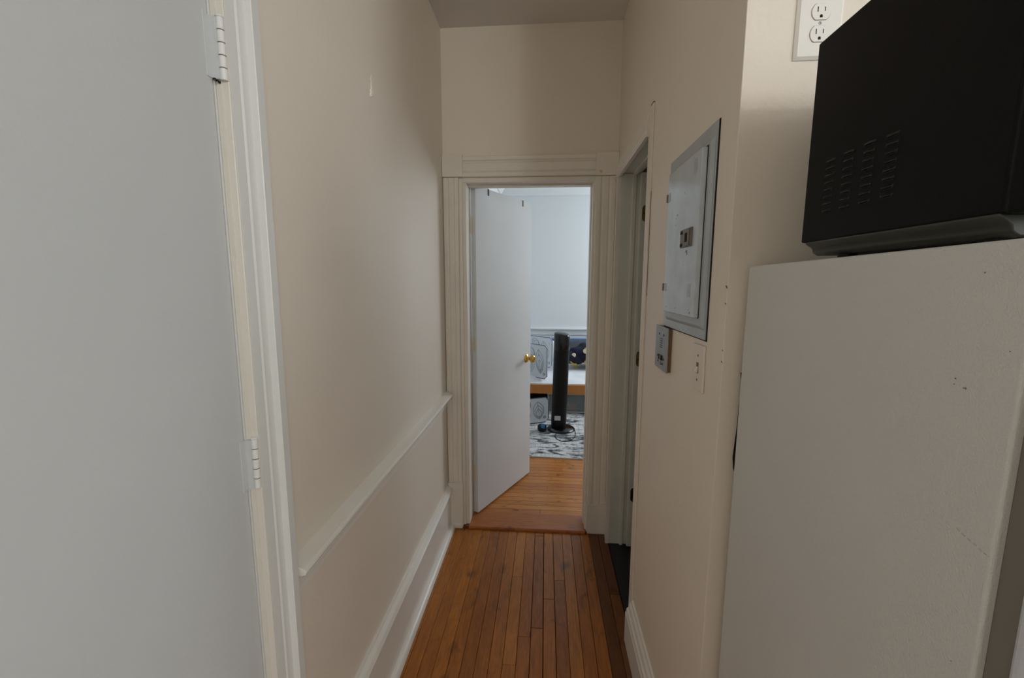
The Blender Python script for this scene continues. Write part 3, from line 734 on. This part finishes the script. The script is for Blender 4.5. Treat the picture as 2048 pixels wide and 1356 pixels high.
# mattress with rumpled sheet
def sheet(name, x0, x1, y0, y1, zf, zbk, bot, m, nx=46, ny=26, amp=.012, seed=0):
    from mathutils import noise
    g = MB(); vs = []; fs = []
    for j in range(ny + 1):
        v = j / ny
        for i in range(nx + 1):
            u = i / nx; x = x0 + (x1 - x0) * u; yv = y0 + (y1 - y0) * v
            edge = min(1.0, v / .22); z = bot + (zf - bot) * (math.sin(edge * math.pi / 2) ** .7 if edge < 1 else 1) + (zbk - zf) * v
            z += amp * (noise.noise(Vector((x * 5 + seed, yv * 9, seed))) + .6 * noise.noise(Vector((x * 13, yv * 17 + x * 9, seed + 3)))) * (0.25 + min(1, v / .1))
            vs.append((x, yv, z))
    for j in range(ny):
        for i in range(nx):
            a = j * (nx + 1) + i; fs.append((a, a + 1, a + nx + 2, a + nx + 1))
    base = len(vs)
    ring = [i for i in range(nx + 1)] + [(j + 1) * (nx + 1) - 1 for j in range(1, ny + 1)] + [ny * (nx + 1) + i for i in range(nx - 1, -1, -1)] + [j * (nx + 1) for j in range(ny - 1, 0, -1)]
    for k in ring: vs.append((vs[k][0], vs[k][1], bot - .012))
    L2 = len(ring)
    for k in range(L2): fs.append((ring[k], ring[(k + 1) % L2], base + (k + 1) % L2, base + k))
    fs.append(tuple(range(base, base + L2)))
    g.add(vs, fs); return g.build(name, m, smooth=True)
mt = sheet('mattress', -.49, 1.38, BY + .034, 5.64, .388, .495, zt_ + .005, SHEET, amp=.014)
tag(mt, 'white-sheeted mattress with rumpled surface on the pine frame', 'mattress')

def superell(name, c, sx, sy, sz, m, tilt=(0, 0, 0), e=.5, nu=28, nv=16, amp=0.0, seed=1):
    from mathutils import noise
    g = MB(); vs = []; fs = []
    def pw(a, p): return math.copysign(abs(a) ** p, a)
    for j in range(nv + 1):
        th = -math.pi / 2 + math.pi * j / nv
        for i in range(nu):
            ph = 2 * math.pi * i / nu
            p = Vector((pw(math.cos(th), e) * pw(math.cos(ph), e) * sx, pw(math.sin(th), .9) * sy, pw(math.cos(th), e) * pw(math.sin(ph), e) * sz))
            if amp: p += p.normalized() * amp * noise.noise(p * 9 + Vector((seed, seed, 0)))
            vs.append(p)
    for j in range(nv):
        for i in range(nu):
            k = (i + 1) % nu; fs.append((j * nu + i, j * nu + k, (j + 1) * nu + k, (j + 1) * nu + i))
    g.add(vs, fs); o = g.build(name, m, smooth=True); o.location = c; o.rotation_euler = tilt
    return o
cu = superell('bolster_cushion', (.62, 5.69, .640), .62, .045, .100, GREYF, (math.radians(0), 0, 0), .28)
tag(cu, 'long grey cushion with blue top edge against the bedroom wall', 'cushion')
pz = MB(); pz.tube([(.62 - .60 + 1.2 * i / 12 , 5.675, .742) for i in range(13)], .012, 8)
q = pz.build('blue_piping', BLUEP, smooth=True); q.parent = cu; q.matrix_parent_inverse = Matrix.Translation(-Vector(cu.location))
# navy blanket lump with printed flowers
bk = superell('floral_blanket', (.53, 5.22, .618), .27, .16, .118, NAVY, (0, 0, 0), .95, 44, 28, .045, 5)
fo = superell('blanket_fold', (-.20, -.03, -.035), .14, .13, .080, NAVY, (0, .25, 0), .95, 32, 20, .035, 9); fo.parent = bk
tag(bk, 'bunched navy blanket with yellow and cream flowers on the bed', 'blanket')
def ringp(x, z, r, m, name, fill=False, sq=1.0):
    g = MB(); r *= 1.25
    if fill: g.lathe((0, 0, 0), (0, -1, 0), [(r, -.01), (r * .9, .004), (0, .006)], 14, sx=1, sy=sq)
    else: g.tube([(r * math.cos(a), -.002, r * sq * math.sin(a)) for a in [2 * math.pi * i / 16 * .8 for i in range(17)]], r * .22, 6)
    o = g.build(name, m, smooth=True); o.parent = bk
    # ray onto the front of the blob
    best = None
    for v in bk.data.vertices:
        dd = (v.co.x - x) ** 2 + (v.co.z - z) ** 2
        if v.co.y < 0 and (best is None or dd < best[0]): best = (dd, v.co.y)
    o.location = (x, best[1] - .016, z)
for px, py, r_, m_, f_, s_ in ((1147, 711, .026, CREAMP, True, .8), (1151, 722, .045, YELL, False, .8), (1156, 733, .030, YELL, False, .9), (1144, 730, .020, CREAMP, True, .7), (1172, 724, .022, YELL, True, .7), (1174, 701, .030, YELL, True, 1.0), (1171, 703, .022, CREAMP, True, 1.2), (1176, 730, .012, CREAMP, True, 1.0)):
    ringp(fx(px, py, 5.08) - .53, fz(px, py, 5.08) - .618, r_, m_, 'printed_flower', f_, s_)
pw_ = superell('pillow', (.0, 5.45, .625), .22, .07, .12, SHEET, (0, 0, 0), .4)
tag(pw_, 'white pillow standing behind the leaf-patterned boards', 'pillow')

# leaf boards: thin cut-corner panels with printed outlines
def leaf(g, cx, cz, l, wd, a, rings=3):
    for k in range(rings):
        s_ = 1 - .27 * k; pts = []
        for i in range(25):
            t = i / 24 * 2 - 1; tt = abs(t)
            # outline down one side and up the other
            yy = (1 - 2 * tt) * l * s_ / 2; xx = math.copysign(math.sin(math.pi * (tt)) ** .8 * wd * s_ / 2, t) if tt not in (0, 1) else 0
            yy -= (1 - s_) * l * .28
            pts.append((cx + xx * math.cos(a) - yy * math.sin(a), -.0006, cz + xx * math.sin(a) + yy * math.cos(a)))
        g.tube(pts, .0017, 4)
    g.tube([(cx + l * .5 * math.sin(a), -.0006, cz - l * .5 * math.cos(a)), (cx - l * .5 * math.sin(a), -.0006, cz + l * .5 * math.cos(a))], .0013, 4)
def leaf_board(loc, rz, wd, h, label, tilt=0.0):
    r_ = empty('leaf_board', loc, rz); r_.rotation_euler = (tilt, 0, rz)
    c_ = .035
    out = [(-wd, 0), (-c_, 0), (0, c_), (0, h - c_), (-c_, h), (-wd, h)]
    g = MB(); g.prism(out, 'Y', 0, .012); o = g.build('board', LEAFB); o.parent = r_
    g = MB(); g.tube([(x, .001, z) for x, z in out], .0042, 6, closed=True); o = g.build('edge_band', BORDL); o.parent = r_
    g = MB(); leaf(g, -.115, h * .50, h * .72, .125, math.radians(8)); leaf(g, -.27, h * .30, h * .55, .12, math.radians(-38)); leaf(g, -.25, h * .78, h * .4, .09, math.radians(50), 2)
    o = g.build('leaf_outline', LEAFL); o.parent = r_
    g = MB(); g.lathe((-.045, -.0001, .055), (0, -1, 0), [(.014, -.002), (.014, .0025), (.0095, .0030), (.0095, -.001)], 18); o = g.build('eyelet', BORDL, smooth=True); o.parent = r_
    g = MB(); g.lathe((-.045, 0, .055), (0, -1, 0), [(.0096, -.002), (.0096, .001), (0, .0012)], 14); o = g.build('eyelet_centre', SHEET); o.parent = r_
    tag(r_, label, 'board', 'leaf-patterned boards')
    return r_
ya = 4.72; xa, za, zc = fx(1094, 720, ya), fz(1092, 762, ya), fz(1092, 692, ya)
leaf_board((xa, ya, za + .016), math.radians(-42), .34, zc - za - .016, 'pale leaf-patterned board on the bed, front one beside the door knob')
ya = 5.02; xa, za, zc = fx(1104, 700, ya), fz(1100, 736, ya), fz(1100, 676, ya)
leaf_board((xa, ya, za), math.radians(-38), .42, zc - za, 'pale leaf-patterned board on the bed, rear one')
ya = 4.36; xa, za, zc = fx(1097, 830, ya), .0300, fz(1096, 794, ya)
leaf_board((xa, ya, za), math.radians(25), .40, zc - za, 'pale leaf-patterned board standing on the rug below the bed')

# clear storage bin under the bed
x0, x1 = fx(1095, 830, 4.70), fx(1173, 830, 4.70)
bn = empty('storage_bin', ((x0 + x1) / 2, 4.85, .025)); tag(bn, 'clear plastic storage bin on the rug under the bed', 'storage bin')
b = MB(); zT = .235
b.box(x0, x1, 4.70, 4.704, .03, zT); b.box(x0, x1, 5.0, 5.004, .03, zT); b.box(x0, x0 + .004, 4.704, 5.0, .03, zT); b.box(x1 - .004, x1, 4.704, 5.0, .03, zT); b.box(x0, x1, 4.70, 5.004, .0262, .030)
P(b.build('tub', BINP, bevel=.001), bn)
b = MB(); b.box(x0 - .006, x1 + .006, 4.690, 5.01, zT, zT + .012); b.box(x0 - .002, x1 + .002, 4.694, 4.700, .0262, .040); b.box(x0 - .002, x0 + .010, 4.694, 4.700, .04, zT); b.box(x1 - .012, x1 + .002, 4.694, 4.700, .04, zT)
P(b.build('lid_and_rim', BINE, bevel=.001), bn)
b = MB(); b.box(x0 + .02, x1 - .02, 4.84, 4.98, .0305, .21); P(b.build('dark_contents', DARKI, bevel=.01), bn)
ob = MB(); xo0, xo1 = fx(1133, 820, 4.75), fx(1152, 820, 4.75)
ob.box(xo0, xo1, 4.745, 4.83, .0305, fz(1140, 809, 4.745)); o = ob.build('small_box', ORANGE, bevel=.002)
tag(o, 'small orange box inside the clear bin', 'box')
ob = MB(); ob.box(xo0 - .01, xo0 + .035, 4.746, 4.82, fz(1140, 809, 4.745) + .001, fz(1140, 800, 4.745)); o = ob.build('small_packet', BLACKM, bevel=.002)
tag(o, 'small black packet with pale marks on the orange box', 'packet')
ob2 = MB(); ob2.box(xo0 + .0, xo0 + .004, 4.7452, 4.7458, fz(1140, 808, 4.745), fz(1140, 804, 4.745)); ob2.box(xo0 + .009, xo0 + .014, 4.7452, 4.7458, fz(1140, 808, 4.745), fz(1140, 805, 4.745)); ob2.box(xo0 + .019, xo0 + .022, 4.7452, 4.7458, fz(1140, 808, 4.745), fz(1140, 803, 4.745))
ob2.build('pale_mark', STICK, o)

# tower fan
fn = empty('tower_fan', (.163, 4.14, .0245)); tag(fn, 'black tower fan standing on the rug in front of the bed', 'fan')
FXc, FYc = .163, 4.14
b = MB(); b.lathe((.168, FYc, .0247), (0, 0, 1), [(.130, 0), (.139, .004), (.140, .012), (.132, .021), (.108, .030), (.080, .034), (.0, .035)], 40, sy=.95); P(b.build('base', BLACKG, smooth=True), fn)
zt = fz(1122, 662, FYc) 
rw = .076
b = MB(); b.lathe((FXc - .019, FYc, .055), (.019, 0, .784), [(.070, 0), (.075, .01), (rw, .05), (rw, .12), (rw, .5), (rw, .785)], 40, sy=.9); P(b.build('column', BLACKM, smooth=True), fn)
# slanted cap
cp = MB(); n = 40; prof = [(rw, 0, 0), (rw + .001, .002, 0), (rw + .001, zt - .84 - .055, 1), (rw - .004, zt - .84 - .045, 1), (rw - .016, zt - .84 - .040, 1), (0.001, zt - .84 - .038, 1)]
vs = []; fs = []
for r_, t_, s_ in prof:
    for i in range(n):
        a = 2 * math.pi * i / n; x = r_ * math.cos(a); yv = r_ * .9 * math.sin(a)
        vs.append((FXc + x, FYc + yv, .838 + t_ + s_ * (.026 - .21 * (x + .04) * .6 + yv * .12)))
for k in range(len(prof) - 1):
    for i in range(n): j_ = (i + 1) % n; fs.append((k * n + i, k * n + j_, (k + 1) * n + j_, (k + 1) * n + i))
fs.append(tuple(range((len(prof) - 1) * n, len(prof) * n)))
cp.add(vs, fs); P(cp.build('head', BLACKG, smooth=True), fn)
for i in range(30):
    zz = .20 + i * .021
    b = MB(); 
    b.tube([(FXc - .019 * (1 - (zz - .055) / .784) + (rw - .001) * math.cos(a), FYc + (rw - .001) * .9 * math.sin(a), zz) for a in [math.radians(-25 + 100 * q_ / 8) for q_ in range(9)]], .0022, 4)
    P(b.build('grille_slat', BLACKM), fn)
for i in range(3):
    b = MB(); b.lathe((FXc + .030 + .013 * i, FYc - .045 + .012 * i, zt - .038 - .004 * i), (0, 0, 1), [(.004, 0), (.0035, .003), (0, .004)], 10); P(b.build('button', STICK), fn)
b = MB(); xs0, xs1 = fx(1109, 838, FYc - .07), fx(1121, 838, FYc - .07)
vs = []
for i in range(7):
    x = xs0 + (xs1 - xs0) * i / 6; dx = x - FXc + .018; yy = FYc - .9 * math.sqrt(max(0, .076 ** 2 - dx * dx)) - .0008
    vs += [(x, yy, fz(1115, 841, yy)), (x, yy, fz(1115, 832, yy))]
b.add(vs, [(2 * i, 2 * i + 2, 2 * i + 3, 2 * i + 1) for i in range(6)])
P(b.build('rating_label', STICK, fix=False), fn)
cd = []
zz = .0275
ctl = [(1147, 856), (1150, 862), (1151, 868), (1149, 874), (1142, 880), (1132, 883), (1122, 882), (1113, 877), (1110, 871), (1114, 866)]
def fl_pt(px, py, z):
    f = 846.144; d = Vector((px - 1024, -(py - 678), -f)); d = Vector((Vector(RX).dot(d), Vector(RY).dot(d), Vector(RZ).dot(d)))
    t = (z - 1.5) / d.z; return Vector((d.x * t, d.y * t, z))
P_ = [fl_pt(px, py, zz) for px, py in ctl]
def catmull(P_, n=6):
    out = []
    for i in range(len(P_) - 1):
        p0 = P_[max(i - 1, 0)]; p1 = P_[i]; p2 = P_[i + 1]; p3 = P_[min(i + 2, len(P_) - 1)]
        for k in range(n):
            t = k / n
            out.append(.5 * ((2 * p1) + (p2 - p0) * t + (2 * p0 - 5 * p1 + 4 * p2 - p3) * t * t + (3 * p1 - p0 - 3 * p2 + p3) * t ** 3))
    out.append(P_[-1]); return out
b = MB(); b.tube(catmull(P_), .0032, 6); P(b.build('power_cord', BLACKM, smooth=True), fn)

# black and blue slipper by the fan
sl = empty('slipper', (-.02, 4.075, .025), 0); tag(sl, 'black and blue slipper lying on the rug left of the fan base', 'slipper')
g = superell('sole_and_toe', (0, 0, .036), .046, .060, .034, BLACKM, (0, 0, 0), .8, 24, 14); g.parent = sl
g = MB(); g.lathe((-.004, -.012, .037), (1, 0, 0), [(.030, -.008), (.0375, -.004), (.0385, .012), (.036, .030), (.030, .034)], 24, sx=1.0, sy=1.35); o = g.build('blue_band', BLUE, smooth=True); o.parent = sl

# white chest behind the open door
ch = empty('chest_of_drawers', (-.50, 3.25, .015)); tag(ch, 'white chest of drawers seen in the gap behind the open door', 'chest')
b = MB(); b.box(-.598, -.470, 2.86, 3.66, .07, 1.02); P(b.build('body', DOORW, bevel=.003), ch)
b = MB(); b.box(-.599, -.460, 2.85, 3.67, 1.02, 1.045); P(b.build('top', DOORW, bevel=.003), ch)
for i in range(4):
    b = MB(); b.box(-.470, -.458, 2.88, 3.64, .09 + i * .232, .09 + i * .232 + .224); o = P(b.build('drawer', DOORW, bevel=.002), ch)
for x in (-.59, -.50):
    for yy in (2.87, 3.62):
        b = MB(); b.box(x, x + .03, yy, yy + .03, .0155, .07); P(b.build('leg', DOORW), ch)
